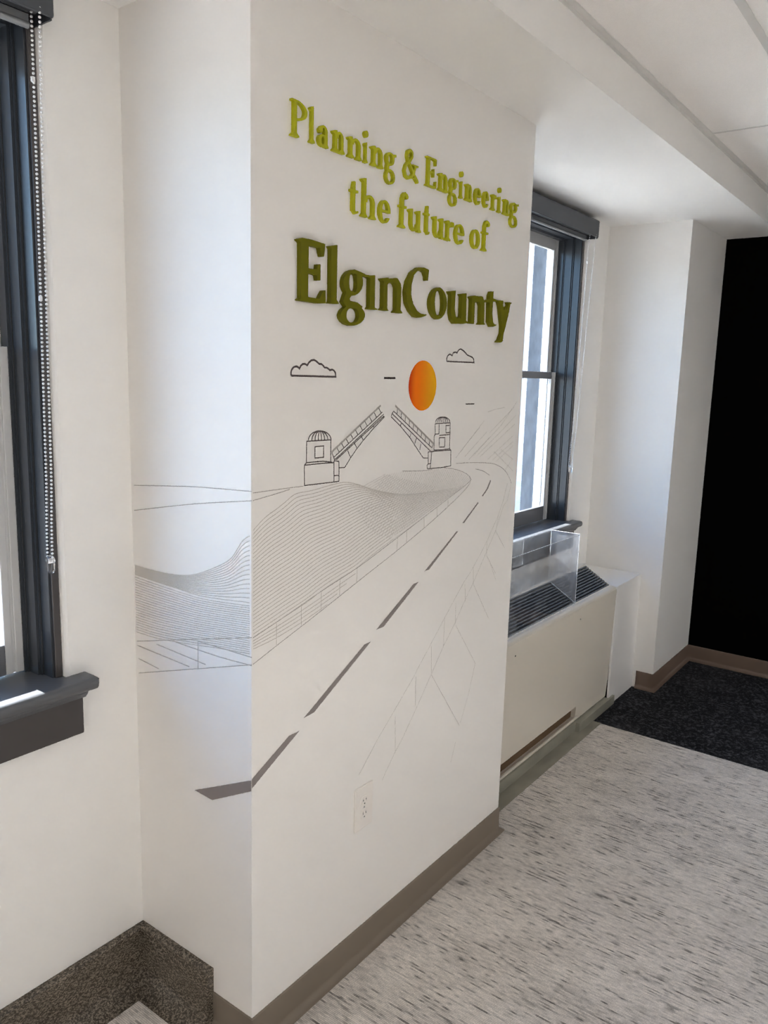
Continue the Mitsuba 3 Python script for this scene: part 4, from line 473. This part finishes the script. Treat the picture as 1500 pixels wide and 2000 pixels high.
for q in DATA['road_dash_side']: put(mu+'__road_dash', flat(q, 'side'), 'm_ink_road')
for q in DATA['edge']: put(mu+'__road_line', ribbon([round_off(q)], .0019), 'm_ink_soft')
put(mu+'__guard_post', ribbon(DATA['post'], .0018), 'm_ink_hill'); labels[mu+'__guard_post'] = {'kind': 'stuff'}
for q in DATA['side_edge']: put(mu+'__road_line', ribbon([round_off(q)], .0019, 'side'), 'm_ink_soft')
put(mu+'__truss_line', ribbon(DATA['truss'], .0018), 'm_ink_faint'); labels[mu+'__truss_line'] = {'kind': 'stuff', 'label': 'faint roadside truss lines'}
put(mu+'__hatch_line', ribbon(DATA['hatch'], .0016), 'm_ink_faint'); labels[mu+'__hatch_line'] = {'kind': 'stuff', 'label': 'faint hatched lines right of the bridge'}
hills = clipx(family(DATA['hill'], 29), .0008, 1.28)+clipx(family(DATA['verge'], 4), .0008, 1.28)
put(mu+'__contour_line', ribbon(clipx(hills, 0, .56), .0018), 'm_ink_hill'); labels[mu+'__contour_line'] = {'kind': 'stuff', 'label': 'contour lines of the near hill'}
k = put(mu+'__contour_line', ribbon([np.array([a, b]) for a, b in zip(resample(DATA['field'][0], 44), resample(DATA['field'][1], 44))]+family(DATA['cross'], 22, 8), .0014), 'm_ink_faint'); labels[k] = {'kind': 'stuff', 'label': 'field lines behind the near hill'}
sl = [a[(a[:, 0] > .0008)] for a in family(DATA['side_top'], 15)+family(DATA['side_low'], 23)]
k = put(mu+'__contour_line', ribbon(sl, .0021, 'side'), 'm_ink_hill'); labels[k] = {'kind': 'stuff', 'label': 'contour lines on the side of the pillar'}
k = put(mu+'__contour_line', ribbon(clipx(hills, .548, 1.28), .0014), 'm_ink_faint'); labels[k] = {'kind': 'stuff', 'label': 'faint far ends of the hill contour lines'}
tag(mu, 'printed line mural of a lift bridge, hills and a dashed road on the pillar', 'mural')

# ---------------------------------------------------------------- outdoors
put('ground', B(-60, 90, YO+.02, 120, -4.3, -4.0), 'm_ground'); struct('ground')
put('exterior_wall', B(XL-1, W3+1, YO-.01, YO, -4, 0), 'm_brick'); struct('exterior_wall')
bk = 'building'
put(bk+'__wall', B(17, 31, 9, 30, -4, 9), 'm_brick')
put(bk+'__roof', B(16.7, 31.3, 8.7, 30.3, 9, 9.4), 'm_roof')
for yy in (11, 14, 17, 20):
    for zz in (-2.2, 1., 4.2):
        f = put(bk+'__window', cat([B(16.93, 17.0, yy-.65, yy+.65, zz-.05, zz), B(16.93, 17., yy-.65, yy+.65, zz+1.8, zz+1.86), B(16.93, 17., yy-.65, yy-.6, zz, zz+1.8), B(16.93, 17., yy+.6, yy+.65, zz, zz+1.8)]), 'm_storm')
        put(f+'__pane', B(16.97, 17., yy-.6, yy+.6, zz, zz+1.8), 'm_pane_far')
tag(bk, 'pale brick building outside the far window', 'building')
